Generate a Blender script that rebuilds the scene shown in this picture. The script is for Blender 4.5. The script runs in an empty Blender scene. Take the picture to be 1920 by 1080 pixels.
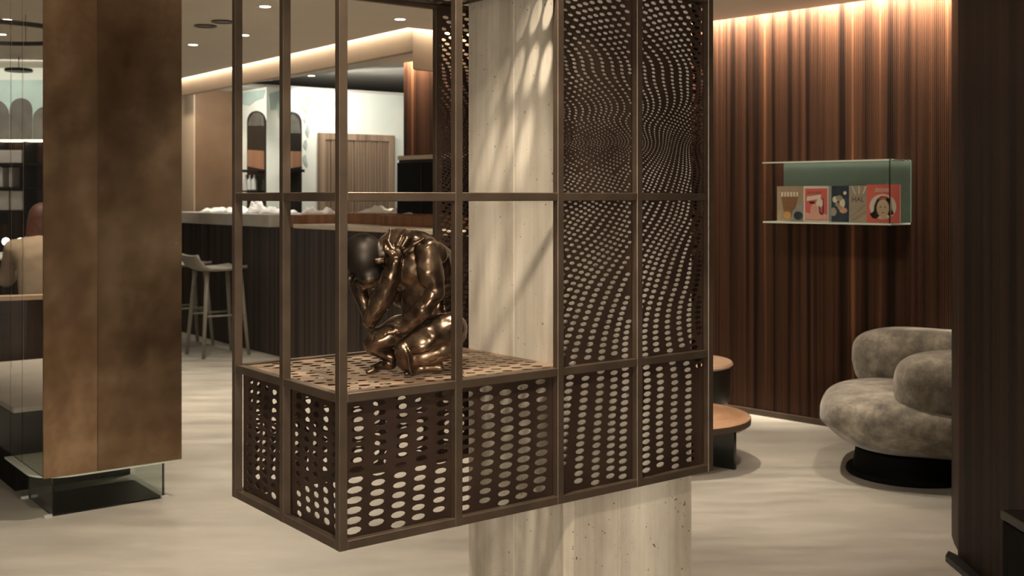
import bpy, bmesh, math, random
import numpy as np
from mathutils import Vector, Matrix
from mathutils.geometry import delaunay_2d_cdt
random.seed(7)
sc = bpy.context.scene
COL = sc.collection
# ------------------------------------------------------------------ camera
F = 2099.0; HOR = 369.0; EYE = 1.40
cd = bpy.data.cameras.new('camera'); cam = bpy.data.objects.new('camera', cd); COL.objects.link(cam)
cam.location = (0, 0, EYE); cam.rotation_euler = (math.pi/2, 0, 0)
cd.sensor_width = 36; cd.lens = F/1920*36; cd.shift_y = -(540-HOR)/1920
cd.clip_start = 0.05; cd.clip_end = 60
cd.dof.use_dof = True; cd.dof.focus_distance = 2.8; cd.dof.aperture_fstop = 7.5
sc.camera = cam
# ------------------------------------------------------------------ world, exposure
w = bpy.data.worlds.new('room_ambience'); sc.world = w; w.use_nodes = True
bg = w.node_tree.nodes['Background']; bg.inputs[0].default_value = (1.0, .84, .66, 1); bg.inputs[1].default_value = 0.05
sc.view_settings.view_transform = 'Standard'; sc.view_settings.look = 'None'
sc.view_settings.exposure = 0.0; sc.view_settings.gamma = 1; sc.view_settings.use_curve_mapping = False
WARM = (1.0, .86, .68); NEUT = (1.0, .95, .86)
def lamp(kind, loc, power, color=WARM, target=None, size=.06, size_y=None, angle=90, blend=.6, rot=None):
    d = bpy.data.lights.new('lamp', kind); o = bpy.data.objects.new('lamp', d); COL.objects.link(o)
    d.energy = power; d.color = color; o.location = loc
    if kind == 'SPOT': d.spot_size = math.radians(angle); d.spot_blend = blend; d.shadow_soft_size = size
    if kind == 'AREA':
        d.size = size
        if size_y: d.shape = 'RECTANGLE'; d.size_y = size_y
    if target is not None:
        o.rotation_euler = (Vector(target)-Vector(loc)).to_track_quat('-Z', 'Y').to_euler()
    if rot is not None: o.rotation_euler = rot
    return o
CEIL = 2.55
# ------------------------------------------------------------------ plan frames
AR = math.atan2(.608, .794)                       # direction of the cage front, the bar end and the bronze slab
R = Vector((math.cos(AR), math.sin(AR))); L = Vector((-math.sin(AR), math.cos(AR)))
C0 = Vector((-.38125, 2.5))                        # near corner of the cage
AW = math.atan2(-.712, .702)                       # right fluted wall
W0 = Vector((1.36, 7.42)); WE = Vector((math.cos(AW), math.sin(AW))); WN = Vector((WE.y, -WE.x))   # WN points into the room
F0 = Vector((-.707, 7.61))                         # corner of the lit ceiling edge
B0 = Vector((-1.855, 9.575))                       # point on the bar front
# lights: cove strips
def cove(p, q, power, tgt_off, z=2.615, width=.035, color=WARM, spread=180):
    p = Vector(p); q = Vector(q); m = (p+q)/2; d = q-p
    o = lamp('AREA', (m.x, m.y, z), power, color, size=d.length, size_y=width)
    # local x along the strip, -z pointing down and towards the washed face
    x = Vector((d.x, d.y, 0)).normalized(); down = (Vector((0, 0, -1)) + Vector((tgt_off[0], tgt_off[1], 0))).normalized()
    o.data.spread = math.radians(spread)
    zax = -down; yax = zax.cross(x).normalized()
    o.rotation_euler = Matrix((x, yax, zax)).transposed().to_euler()
    return o
wl = lambda e, off: W0 + WE*e + WN*off
# assumed broad frontal light, given to an unseen window added behind the camera
lamp('AREA', (.6, -4.35, 1.55), 310, (1.0, .90, .76), (-.2, 3.0, 1.25), 2.4, 1.5)
cove(wl(-3.3, .05), wl(-1.5, .05), 90, -WN*.5, 2.69, spread=72)
cove(wl(-1.36, .05), wl(2.6, .05), 400, -WN*.5, 2.69, spread=72)
cove(F0 + L*.05 + R*.088, F0 + L*4.6 + R*.088, 26, R*.0, 2.60, .02)
cove(F0 + R*.12 + L*.088, F0 + R*1.2 + L*.088, 12, L*.0, 2.60, .02)

# ------------------------------------------------------------------ materials
MATS = {}
def nodes_of(name):
    m = bpy.data.materials.new(name); m.use_nodes = True
    nt = m.node_tree; b = nt.nodes['Principled BSDF']; MATS[name] = m
    return m, nt, b
def coords(nt, scale=(1, 1, 1), kind='Object'):
    tc = nt.nodes.new('ShaderNodeTexCoord'); mp = nt.nodes.new('ShaderNodeMapping')
    mp.inputs['Scale'].default_value = scale; nt.links.new(tc.outputs[kind], mp.inputs[0]); return mp.outputs[0]
def noise(nt, vec, scale, detail=4, rough=.55):
    n = nt.nodes.new('ShaderNodeTexNoise'); n.inputs['Scale'].default_value = scale
    n.inputs['Detail'].default_value = detail; n.inputs['Roughness'].default_value = rough
    nt.links.new(vec, n.inputs['Vector']); return n.outputs['Fac']
def ramp(nt, fac, stops):
    r = nt.nodes.new('ShaderNodeValToRGB'); e = r.color_ramp.elements
    while len(e) < len(stops): e.new(.5)
    for i, (p, c) in enumerate(stops): e[i].position = p; e[i].color = (*c, 1)
    nt.links.new(fac, r.inputs[0]); return r.outputs[0]
def mixc(nt, a, b, fac, mode='MIX'):
    m = nt.nodes.new('ShaderNodeMix'); m.data_type = 'RGBA'; m.blend_type = mode
    nt.links.new(a, m.inputs[6]); nt.links.new(b, m.inputs[7])
    if isinstance(fac, (int, float)): m.inputs[0].default_value = fac
    else: nt.links.new(fac, m.inputs[0])
    return m.outputs[2]
def bump(nt, b, fac, strength=.2, dist=.005):
    n = nt.nodes.new('ShaderNodeBump'); n.inputs['Strength'].default_value = strength; n.inputs['Distance'].default_value = dist
    nt.links.new(fac, n.inputs['Height']); nt.links.new(n.outputs[0], b.inputs['Normal'])
def plain(name, col, rough=.5, metal=0, var=.12, vscale=6, emit=None, estr=0, spec=.5):
    m, nt, b = nodes_of(name)
    v = noise(nt, coords(nt), vscale)
    c0 = tuple(max(0, x*(1-var)) for x in col); c1 = tuple(min(1, x*(1+var)) for x in col)
    nt.links.new(ramp(nt, v, [(.3, c0), (.7, c1)]), b.inputs['Base Color'])
    b.inputs['Roughness'].default_value = rough; b.inputs['Metallic'].default_value = metal
    b.inputs['Specular IOR Level'].default_value = spec
    if emit: b.inputs['Emission Color'].default_value = (*emit, 1); b.inputs['Emission Strength'].default_value = estr
    return m
def glass(name, col=(1, 1, 1), rough=0.0, ior=1.45):
    m, nt, b = nodes_of(name)
    b.inputs['Base Color'].default_value = (*col, 1); b.inputs['Transmission Weight'].default_value = 1
    b.inputs['Roughness'].default_value = rough; b.inputs['IOR'].default_value = ior
    return m
def wood(name, dark, mid, light, freq=28, rough=.35, contrast=1.0, seed=0, fine=1.0):
    """striped veneer: stripes run along local z, vary along local x"""
    m, nt, b = nodes_of(name)
    v = coords(nt, (freq, freq*.6, .10)); v2 = coords(nt, (freq*5*fine, freq*5*fine, .45)); v3 = coords(nt, (freq*.22, freq*.22, .08))
    a = noise(nt, v, 1.0, 3, .6); f = noise(nt, v2, 1.0, 3, .6); g = noise(nt, v3, 1.0, 2)
    c = ramp(nt, a, [(.40, dark), (.52, mid), (.60, mid), (.68, light), (.8, mid)])
    s = ramp(nt, f, [(.30, (.45, .45, .45)), (.65, (1, 1, 1))])
    t = ramp(nt, g, [(.35, (.6, .6, .6)), (.65, (1, 1, 1))])
    c = mixc(nt, c, s, .7*contrast, 'MULTIPLY'); c = mixc(nt, c, t, .5, 'MULTIPLY')
    nt.links.new(c, b.inputs['Base Color']); b.inputs['Roughness'].default_value = rough; b.inputs['Specular IOR Level'].default_value = .22
    bump(nt, b, f, .12, .002)
    return m
# floor: cloudy microcement
m, nt, b = nodes_of('floor_cement')
v = coords(nt, (1, 2.2, 1)); n1 = noise(nt, v, .55, 6, .6); n2 = noise(nt, coords(nt, (1.2, 5, 1)), 1.6, 6, .62); n3 = noise(nt, coords(nt), 14, 5)
c = ramp(nt, n1, [(.30, (.27, .25, .215)), (.5, (.38, .355, .31)), (.7, (.48, .455, .405))])
c2 = ramp(nt, n2, [(.35, (.72, .72, .72)), (.62, (1, 1, 1))])
nt.links.new(mixc(nt, c, c2, .65, 'MULTIPLY'), b.inputs['Base Color'])
nt.links.new(ramp(nt, n2, [(.3, (.30, .30, .30)), (.7, (.50, .50, .50))]), b.inputs['Roughness'])
bump(nt, b, n3, .05, .002)
# concrete column
m, nt, b = nodes_of('board_concrete')
v = coords(nt, (9, 9, .5)); a = noise(nt, v, 1, 6, .6); f = noise(nt, coords(nt, (1, 1, .5)), 5, 8, .65); sp = noise(nt, coords(nt), 75, 2)
c = ramp(nt, a, [(.3, (.30, .255, .20)), (.5, (.44, .39, .32)), (.7, (.58, .53, .44))])
c = mixc(nt, c, ramp(nt, f, [(.35, (.66, .64, .6)), (.6, (1, 1, 1))]), .7, 'MULTIPLY')
c = mixc(nt, c, ramp(nt, sp, [(.27, (.25, .23, .2)), (.31, (1, 1, 1))]), 1.0, 'MULTIPLY')
nt.links.new(c, b.inputs['Base Color']); b.inputs['Roughness'].default_value = .8
bump(nt, b, mixc(nt, a, sp, .3), .35, .004)
# woods
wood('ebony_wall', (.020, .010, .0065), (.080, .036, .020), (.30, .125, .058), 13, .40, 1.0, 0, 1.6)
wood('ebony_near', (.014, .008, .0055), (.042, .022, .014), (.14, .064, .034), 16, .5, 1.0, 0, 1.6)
wood('ebony_bar', (.016, .011, .008), (.062, .043, .031), (.16, .108, .075), 12, .40, 1.0, 0, 1.6)
wood('door_wood', (.26, .175, .115), (.42, .30, .20), (.56, .43, .31), 9, .5)
wood('orange_wood', (.34, .17, .095), (.42, .22, .125), (.50, .28, .165), 6, .45)
wood('table_wood', (.33, .18, .10), (.40, .23, .135), (.47, .29, .175), 7, .4, .4)
wood('booth_wood', (.018, .010, .006), (.048, .024, .013), (.10, .05, .025), 20, .4)
# bronze sheets with patina
for bname, kk, rr0 in (('bronze_sheet', 1.0, .16), ('bronze_reflecting', 1.45, .12)):  # second sheet: its brighter reflections are put into a paler base colour
    m, nt, b = nodes_of(bname)
    a = noise(nt, coords(nt), 2.2, 7, .62); f = noise(nt, coords(nt), 9, 5, .6)
    c = ramp(nt, a, [(.30, (.12*kk, .072*kk, .039*kk)), (.5, (.22*kk, .142*kk, .083*kk)), (.68, (.34*kk, .235*kk, .148*kk))])
    c = mixc(nt, c, ramp(nt, f, [(.3, (.7, .7, .7)), (.7, (1, 1, 1))]), .6, 'MULTIPLY')
    nt.links.new(c, b.inputs['Base Color']); b.inputs['Metallic'].default_value = .75
    nt.links.new(ramp(nt, a, [(.3, (rr0, rr0, rr0)), (.7, (rr0+.12, rr0+.12, rr0+.12))]), b.inputs['Roughness'])
# statue bronze, darker patina stored per vertex
m, nt, b = nodes_of('statue_bronze')
at = nt.nodes.new('ShaderNodeAttribute'); at.attribute_name = 'patina'
a = noise(nt, coords(nt), 16, 6, .6); f = noise(nt, coords(nt), 90, 4)
c = ramp(nt, a, [(.35, (.055, .034, .023)), (.52, (.135, .09, .06)), (.7, (.29, .21, .14))])
dk = nt.nodes.new('ShaderNodeRGB'); dk.outputs[0].default_value = (.035, .029, .024, 1)
nt.links.new(mixc(nt, c, dk.outputs[0], at.outputs['Fac']), b.inputs['Base Color'])
b.inputs['Metallic'].default_value = .88
rr = nt.nodes.new('ShaderNodeMath'); rr.operation = 'MULTIPLY_ADD'; nt.links.new(at.outputs['Fac'], rr.inputs[0]); rr.inputs[1].default_value = .22; rr.inputs[2].default_value = .24
nt.links.new(rr.outputs[0], b.inputs['Roughness'])
bump(nt, b, a, .25, .004)
# velvet
m, nt, b = nodes_of('mottled_velvet')
a = noise(nt, coords(nt), 7.5, 8, .72); f = noise(nt, coords(nt), 60, 3)
c = ramp(nt, a, [(.34, (.075, .066, .052)), (.5, (.19, .165, .13)), (.66, (.36, .32, .26))])
nt.links.new(c, b.inputs['Base Color']); b.inputs['Roughness'].default_value = .85
b.inputs['Sheen Weight'].default_value = .35; b.inputs['Sheen Roughness'].default_value = .4
bump(nt, b, a, .3, .01)
# mural plaster
m, nt, b = nodes_of('mural_plaster')
a = noise(nt, coords(nt), 1.3, 5)
nt.links.new(ramp(nt, a, [(.4, (.72, .76, .68)), (.6, (.80, .82, .73))]), b.inputs['Base Color']); b.inputs['Roughness'].default_value = .8
plain('cage_steel', (.105, .075, .053), .42, .65, .2, 12)
plain('cage_panel', (.046, .027, .019), .45, .5, .3, 7)
plain('shelf_steel', (.31, .215, .145), .5, .45, .18, 7)
plain('ceiling_paint', (.64, .585, .50), .75, 0, .03, 2)
plain('ceiling_grey', (.58, .56, .51), .7, 0, .04, 2)
plain('fascia_paint', (.38, .29, .205), .6, 0, .05, 3)
plain('beige_wall', (.52, .40, .28), .65, 0, .05, 3)
plain('brown_wall', (.21, .125, .07), .5, 0, .12, 3)
plain('black_metal', (.012, .011, .010), .35, .4, .2)
plain('black_gloss', (.008, .009, .008), .12, 0, .2)
plain('matte_black', (.006, .0055, .005), .8, 0, .2, 6, None, 0, .1)
plain('dark_panel', (.020, .016, .012), .3, 0, .3)
plain('brown_leather', (.055, .034, .022), .5, 0, .25)
plain('pouf_top', (.36, .23, .15), .55, 0, .12)
plain('stone_slab', (.42, .39, .345), .5, 0, .12, 8)
plain('pale_slab', (.62, .53, .42), .45, 0, .06, 8)
plain('white_cloth', (.82, .78, .72), .85, 0, .05)
plain('stool_wood', (.25, .23, .19), .5, 0, .12, 18)
plain('teal_paint', (.44, .56, .51), .8, 0, .12, 3)
plain('leaf_paint', (.46, .55, .20), .7, 0, .2)
plain('dusk_paint', (.40, .47, .44), .8, 0, .2)
plain('hill_paint', (.115, .105, .085), .7, 0, .3)
plain('grey_bottle', (.42, .42, .39), .3, 0, .15)
plain('lamp_white', (.9, .88, .8), .5, 0, .02, 6, (1, .93, .8), 3.0)
plain('lens_glow', (1, 1, 1), .5, 0, 0, 6, (1, .92, .78), 14.0)
plain('strip_glow', (1, 1, 1), .5, 0, 0, 6, (1, .82, .55), 2.5)
plain('jacket', (.33, .245, .165), .85, 0, .12, 14)
plain('skin', (.55, .33, .22), .6, 0, .05)
plain('red_hair', (.085, .026, .012), .6, 0, .3, 30)
plain('trouser', (.05, .05, .06), .8, 0, .2)
plain('booth_rim', (.42, .30, .19), .45, 0, .1)
plain('plinth_top', (.40, .37, .32), .55, 0, .1)
plain('coral', (.80, .175, .14), .5, 0, .03)
plain('coral_deep', (.68, .13, .125), .5, 0, .08)
plain('paper', (.85, .78, .66), .6, 0, .03)
plain('cover_tan', (.42, .32, .22), .5, 0, .15, 20)
plain('cover_brown', (.26, .135, .065), .5, 0, .15, 20)
plain('cover_grey', (.36, .35, .35), .5, 0, .15, 20)
plain('cover_navy', (.035, .05, .075), .5, 0, .35, 20)
plain('cover_stone', (.47, .39, .31), .5, 0, .08, 20)
plain('cover_pink', (.78, .42, .34), .5, 0, .1, 20)
plain('cover_amber', (.62, .34, .11), .5, 0, .1, 20)
plain('ink', (.03, .012, .015), .5, 0, .1)
plain('face_tone', (.74, .57, .40), .5, 0, .05, 20)
glass('clear_glass', (.98, .99, .98), 0, 1.06); glass('green_glass', (.88, .94, .91), 0, 1.25)
plain('green_plate', (.13, .175, .145), .25, 0, .05)
plain('glass_edge', (.55, .60, .52), .25, 0, .05)
M = MATS

# ------------------------------------------------------------------ helpers
def mesh_obj(name, verts, faces, mat, parent=None, smooth=False):
    me = bpy.data.meshes.new(name); me.from_pydata([tuple(v) for v in verts], [], faces); me.update()
    if smooth: me.polygons.foreach_set('use_smooth', [True]*len(me.polygons))
    me.materials.append(M[mat]); o = bpy.data.objects.new(name, me); COL.objects.link(o)
    if parent: o.parent = parent
    return o
def bm_obj(name, bm, mat, parent=None, smooth=False):
    bmesh.ops.recalc_face_normals(bm, faces=bm.faces)
    me = bpy.data.meshes.new(name); bm.to_mesh(me); bm.free()
    if smooth: me.polygons.foreach_set('use_smooth', [True]*len(me.polygons))
    me.materials.append(M[mat]); o = bpy.data.objects.new(name, me); COL.objects.link(o)
    if parent: o.parent = parent
    return o
def add_box(bm, lo, hi, bev=0):
    r = bmesh.ops.create_cube(bm, size=1.0); vs = r['verts']
    for v in vs:
        v.co = Vector([lo[i] + (v.co[i]+.5)*(hi[i]-lo[i]) for i in range(3)])
    if bev:
        es = list({e for v in vs for e in v.link_edges})
        bmesh.ops.bevel(bm, geom=es, offset=bev, segments=1, affect='EDGES')
def box(name, lo, hi, mat, parent=None, bev=0):
    bm = bmesh.new(); add_box(bm, lo, hi, bev); return bm_obj(name, bm, mat, parent)
def prism(name, poly, z0, z1, mat, parent=None):
    n = len(poly); vs = [(p[0], p[1], z0) for p in poly] + [(p[0], p[1], z1) for p in poly]
    fs = [tuple(range(n))[::-1], tuple(range(n, 2*n))] + [(i, (i+1) % n, n+(i+1) % n, n+i) for i in range(n)]
    bm = bmesh.new(); V = [bm.verts.new(v) for v in vs]
    for f in fs: bm.faces.new([V[i] for i in f])
    return bm_obj(name, bm, mat, parent)
def plate(name, poly, y0, y1, mat, parent=None):
    """outline in local x,z extruded along local y"""
    n = len(poly); bm = bmesh.new()
    V = [bm.verts.new((p[0], y0, p[1])) for p in poly] + [bm.verts.new((p[0], y1, p[1])) for p in poly]
    bm.faces.new(V[:n]); bm.faces.new(V[n:])
    for i in range(n): bm.faces.new([V[i], V[(i+1) % n], V[n+(i+1) % n], V[n+i]])
    return bm_obj(name, bm, mat, parent)
def tube(name, pts, rads, mat, parent=None, seg=10, square=False):
    bm = bmesh.new(); rings = []
    pts = [Vector(p) for p in pts]
    if not isinstance(rads, (list, tuple)): rads = [rads]*len(pts)
    for i, p in enumerate(pts):
        d = (pts[min(i+1, len(pts)-1)] - pts[max(i-1, 0)]).normalized()
        up = Vector((0, 0, 1)) if abs(d.z) < .9 else Vector((1, 0, 0))
        a = d.cross(up).normalized(); c = d.cross(a)
        rings.append([bm.verts.new(p + a*math.cos(2*math.pi*k/seg+(.785 if seg == 4 else 0))*rads[i] + c*math.sin(2*math.pi*k/seg+(.785 if seg == 4 else 0))*rads[i]) for k in range(seg)])
    for i in range(len(rings)-1):
        for k in range(seg): bm.faces.new([rings[i][k], rings[i][(k+1) % seg], rings[i+1][(k+1) % seg], rings[i+1][k]])
    bm.faces.new(rings[0]); bm.faces.new(rings[-1])
    return bm_obj(name, bm, mat, parent, seg > 4)
def lathe(name, prof, mat, parent=None, seg=48, smooth=True, loc=(0, 0, 0)):
    bm = bmesh.new(); rings = []
    for r, z in prof:
        rings.append([bm.verts.new((loc[0]+r*math.cos(2*math.pi*k/seg), loc[1]+r*math.sin(2*math.pi*k/seg), loc[2]+z)) for k in range(seg)])
    for i in range(len(rings)-1):
        for k in range(seg): bm.faces.new([rings[i][k], rings[i][(k+1) % seg], rings[i+1][(k+1) % seg], rings[i+1][k]])
    bm.faces.new(rings[0]); bm.faces.new(rings[-1])
    o = bm_obj(name, bm, mat, parent, smooth)
    if smooth:
        md = o.modifiers.new('edge', 'EDGE_SPLIT'); md.split_angle = math.radians(40)
    return o
def empty(name, loc, rz=0):
    o = bpy.data.objects.new(name, None); COL.objects.link(o); o.location = loc; o.rotation_euler = (0, 0, rz); o.empty_display_size = .1; return o
def tag(o, label, cat, group=None, kind=None):
    o['label'] = label; o['category'] = cat
    if group: o['group'] = group
    if kind: o['kind'] = kind
    return o
def thing(name, label, cat, loc, rz=0, group=None): return tag(empty(name, loc, rz), label, cat, group)
def struct(o, label=None):
    o['kind'] = 'structure'
    if label: o['label'] = label
    return o
def on_wall(px, py, origin, ang):
    """picture point -> (x, z) in the frame of a vertical wall through origin"""
    d = Vector((math.cos(ang), math.sin(ang))); u = (px-960)/F
    # origin + d*e = (u*t, t)
    e = (u*origin[1] - origin[0])/(d.x - u*d.y); t = origin[1] + d.y*e
    return e, EYE + (HOR-py)/F*t
def floor_pt(px, py, z=0):
    d = (EYE-z)*F/(py-HOR); return ((px-960)/F*d, d)

# ------------------------------------------------------------------ floor, ceilings, far walls
struct(box('floor', (-11, -5, -.1), (7, 18, 0), 'floor_cement'), 'cloudy beige polished cement floor')
far = F0 + L*9
edge_r = F0 + R*1.349
def v2(p): return (p[0], p[1])
k0 = F0 + R*1.25
front = [v2(F0), v2(F0 + R*1.21), v2(wl(-1.36, .10)), v2(wl(6, .10)), (7, -5), (-11, -5), (-11, far.y), v2(far)]
struct(prism('ceiling', front, CEIL, CEIL+.04, 'ceiling_paint'), 'smooth taupe painted ceiling with recessed lights')
fo = F0 + R*.10 + L*.10
back = [v2(fo + R*.06 + L*.06), v2(fo + L*9 + R*.06), (-6, 18), (6, 18), v2(wl(-6.0, .1)), v2(wl(-1.62, .10)), v2(fo + R*1.0 + L*.06)]
struct(prism('ceiling_back', back, CEIL, CEIL+.04, 'ceiling_grey'), 'grey ceiling over the bar beyond the lit edge')
struct(box('ceiling_top', (-11, -5, 2.76), (7, 18, 2.82), 'ceiling_grey'))
# fascia: L shaped drop below the lit ceiling edge
struct(prism('trim_1', [v2(fo), v2(fo + R*.06 + L*.06), v2(fo + R*.06 + L*4.9), v2(fo + L*4.9)], 2.41, 2.76, 'fascia_paint'), 'tan fascia above the bar below the glowing ceiling edge')
struct(prism('trim_2', [v2(fo + R*.001), v2(fo + R*1.12), v2(fo + R*1.12 + L*.06), v2(fo + R*.061 + L*.06)], 2.285, 2.76, 'fascia_paint'), 'deeper tan fascia right of the ceiling corner')

def ribbed_wall(name, length, z0, z1, mat, parent, pitch=.012, depth=.004, thick=.12):
    """local x along the wall, visible face towards -y, small ribs as real relief"""
    n = int(length/pitch); prof = []
    for i in range(n):
        x = i*pitch; prof += [(x, 0), (x+pitch*.18, -depth), (x+pitch*.78, -depth), (x+pitch*.96, 0)]
    prof += [(length, 0), (length, thick), (0, thick)]
    k = len(prof); vs = [(p[0], p[1], z0) for p in prof] + [(p[0], p[1], z1) for p in prof]
    fs = [(i, (i+1) % k, k+(i+1) % k, k+i) for i in range(k)]
    return mesh_obj(name, vs, fs, mat, parent)
# right fluted wall
start = wl(-3.28, 0)
wr = empty('wall_right', (start.x, start.y, 0), AW); struct(wr, 'fluted dark striped wood wall of the lounge lit from above')
ribbed_wall('panelling', 8.3, 0, 2.76, 'ebony_wall', wr)
bb = box('baseboard_right', (0, -.022, 0), (8.3, -.003, .035), 'brown_leather'); bb.location = wr.location; bb.rotation_euler = (0, 0, AW); struct(bb, 'thin dark skirting along the fluted wall')

# near right wall (rounded end) -------------------------------------------------
prof = []
p0 = Vector((1.715, 4.30))
pts = [(1.60, 1.2), (1.715, 4.30)]
d = (Vector(pts[1])-Vector(pts[0])); n = int(d.length/.011); dn = d.normalized(); nn = Vector((-dn.y, dn.x))
outl = []
for i in range(n):
    a = Vector(pts[0]) + dn*(i*.011)
    for f_, o_ in ((0, 0), (.2, .0035), (.75, .0035), (.95, 0)): outl.append(a + dn*(.011*f_) + nn*o_)
outl.append(Vector(pts[1]))
outl += [Vector((1.716, 4.306)), Vector((1.729, 4.309)), Vector((1.733, 4.315)), Vector((1.757, 4.40)), Vector((1.785, 4.52)), Vector((1.818, 4.63)), Vector((1.86, 4.70)), Vector((2.1, 4.74)), Vector((3.2, 4.74)), Vector((3.2, 1.2))]
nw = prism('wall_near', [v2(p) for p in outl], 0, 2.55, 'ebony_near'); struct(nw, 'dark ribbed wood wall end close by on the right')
sk = prism('baseboard_near', [(1.655, 3.2), (1.665, 4.30), (1.70, 4.36), (1.713, 4.31), (1.655+.02, 3.2)], 0, .022, 'black_metal'); struct(sk, 'black metal floor strip at the foot of the ribbed wall end')

# ------------------------------------------------------------------ perforated panels
def interp(x, K):
    if x <= K[0][0]: return K[0][1]
    for (a, va), (b_, vb) in zip(K, K[1:]):
        if x <= b_:
            t = (x-a)/(b_-a); t = t*t*(3-2*t); return va + (vb-va)*t
    return K[-1][1]
WK = [(-.95, .052), (-.70, .049), (-.42, .037), (-.22, .027), (-.10, .0205), (0, .0125), (.07, .0185), (.20, .0265), (.45, .038)]
GK = [(-.95, .05), (-.62, .12), (-.45, .5), (-.28, 1.0), (-.14, .55), (0, .25), (.07, .85), (.17, .15), (.29, -.65), (.45, -.9)]
def lattice_strings(xc, zc, z0, z1, x0, x1):
    """strings of holes that bend, draw together at zc and open again; returns (x,z,rx,rz)"""
    n = 800; zs = [z0-.05+(z1-z0+.1)*i/n for i in range(n+1)]; dz = zs[1]-zs[0]
    k = min(range(n+1), key=lambda i: abs(zs[i]-zc)); g = [0]*(n+1); ph = [0]*(n+1)
    for i in range(1, n+1):
        g[i] = g[i-1] + dz*interp(zs[i]-zc, GK); ph[i] = ph[i-1] + dz/(.39*interp(zs[i]-zc, WK))
    g = [v-g[k] for v in g]; out = []
    rows = {}
    nh = int(ph[-1]*2)
    pi = 0
    for h in range(1, nh):
        while pi < n and ph[pi] < h*.5: pi += 1
        t = (h*.5-ph[pi-1])/(ph[pi]-ph[pi-1]); z = zs[pi-1]+t*dz; gg = g[pi-1]+t*(g[pi]-g[pi-1]); w_ = interp(z-zc, WK)
        for i in range(int((x0-xc-gg)/w_)-8, int((x1-xc-gg)/w_)+8):
            if (i+h) % 2: continue
            xb_ = xc + i*w_ + gg; x = xb_ + max(0, gg)*max(-.35, min(.9, (xb_-.82)*2.4)) + .2*w_*math.sin(i*.9)
            tw = .003*math.sin(x*22+z*9)
            out.append((x, z+tw, .335*w_, .39*w_*.37))
    return out
def lattice_reg(x0, x1, z0, z1, S=.052, rz=.022, tilt=.2, wave=.012, ph=0, fx=.30, fz=.30):
    out = []; ni = int((x1-x0)/S)+4; nj = int((z1-z0)/rz)+16
    for i in range(-3, ni):
        for j in range(-12, nj):
            z = z0 + (j + (.5 if i % 2 else 0))*rz + tilt*i*S*.5
            x = x0 + i*S + wave*math.sin(z*16+ph) + .25*wave*math.sin(i*1.7)
            k = 1 + .12*math.sin(x*9 + z*11 + ph)
            out.append((x, z, S*fx*k, rz*fz*1.25*k))
    return out
def perf_sheet(name, holes, lo, hi, mat, parent, to3, thick=.003, seg=10, blocked=None):
    """flat sheet lo..hi with real elliptical holes; to3 maps (a,b,depth) to local 3D"""
    H = []
    for (x, z, rx, rz) in holes:
        mrg = .004
        if x-rx < lo[0]+mrg or x+rx > hi[0]-mrg or z-rz < lo[1]+mrg or z+rz > hi[1]-mrg: continue
        if rz < .0011: continue
        H.append((x, z, rx, rz))
    if H:                                           # drop holes that would run into each other
        A = np.array(H); keep = []; 
        order = np.argsort(-A[:, 3]); used = np.zeros(len(A), bool)
        for k in order:
            if keep:
                Kp = A[keep]; dx = (Kp[:, 0]-A[k, 0])/(Kp[:, 2]+A[k, 2]+.0008); dz = (Kp[:, 1]-A[k, 1])/(Kp[:, 3]+A[k, 3]+.0008)
                if np.any(dx*dx+dz*dz < 1.0): continue
            keep.append(k)
        H = [H[k] for k in keep]
    V = [Vector(lo), Vector((hi[0], lo[1])), Vector(hi), Vector((lo[0], hi[1]))]; E = [(0, 1), (1, 2), (2, 3), (3, 0)]; owner = [-1]*4
    for hnum, (x, z, rx, rz) in enumerate(H):
        s = seg if rx > .008 else 8
        b0 = len(V)
        for q in range(s):
            a = 2*math.pi*q/s; V.append(Vector((x+rx*math.cos(a), z+rz*math.sin(a)))); owner.append(hnum)
        E += [(b0+q, b0+(q+1) % s) for q in range(s)]
    vo, eo, fo_, ov, oe, of_ = delaunay_2d_cdt(V, E, [], 0, 1e-7)
    own = [owner[o[0]] if o else -1 for o in ov]
    faces = [tuple(f) for f in fo_ if not (own[f[0]] == own[f[1]] == own[f[2]] and own[f[0]] >= 0)]
    n = len(vo); vs = [to3(p[0], p[1], 0) for p in vo] + [to3(p[0], p[1], thick) for p in vo]
    cnt = {}
    for f in faces:
        for k in range(3):
            e = (f[k], f[(k+1) % 3]); cnt[e] = cnt.get(e, 0) + 1
    rim = [e for e in cnt if (e[1], e[0]) not in cnt]
    fs = [f for f in faces] + [tuple(i+n for i in f[::-1]) for f in faces] + [(e[1], e[0], e[0]+n, e[1]+n) for e in rim]
    return mesh_obj(name, vs, fs, mat, parent)

# ------------------------------------------------------------------ the cage
ZB, ZS, ZM, ZT = .621, .950, 1.400, 1.967
SX = [0, .313, .631, .911, 1.1925]; TY = [0, .281, .5623]
cage = thing('display_cage', 'tall brown steel cage with perforated panels wrapped around the concrete column', 'display cage', (C0.x, C0.y, 0), AR)
HB = .0105
def post(s, t): return box('post', (s-HB, t-HB, ZB-HB), (s+HB, t+HB, ZT+HB), 'cage_steel', cage, .0015)
for s in SX: post(s, 0); post(s, TY[2])
post(0, TY[1]); post(SX[4], TY[1])
for z in (ZB, ZS, ZM, ZT):
    for t in (0, TY[2]): box('rail', (HB, t-HB+.0008, z-HB), (SX[4]-HB, t+HB-.0008, z+HB), 'cage_steel', cage, .0015)
    for s in (0, SX[4]): box('rail', (s-HB+.0008, HB, z-HB), (s+HB-.0008, TY[2]-HB, z+HB), 'cage_steel', cage, .0015)
holes_front = lattice_strings(1.08, 1.545, ZB, ZT, .6, 1.22)
yf = HB + .001
f_to3 = lambda a, b, d: (a, yf+d, b)
tiers = [(ZB+HB, ZS-HB), (ZS+HB, ZM-HB), (ZM+HB, ZT-HB)]
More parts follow.
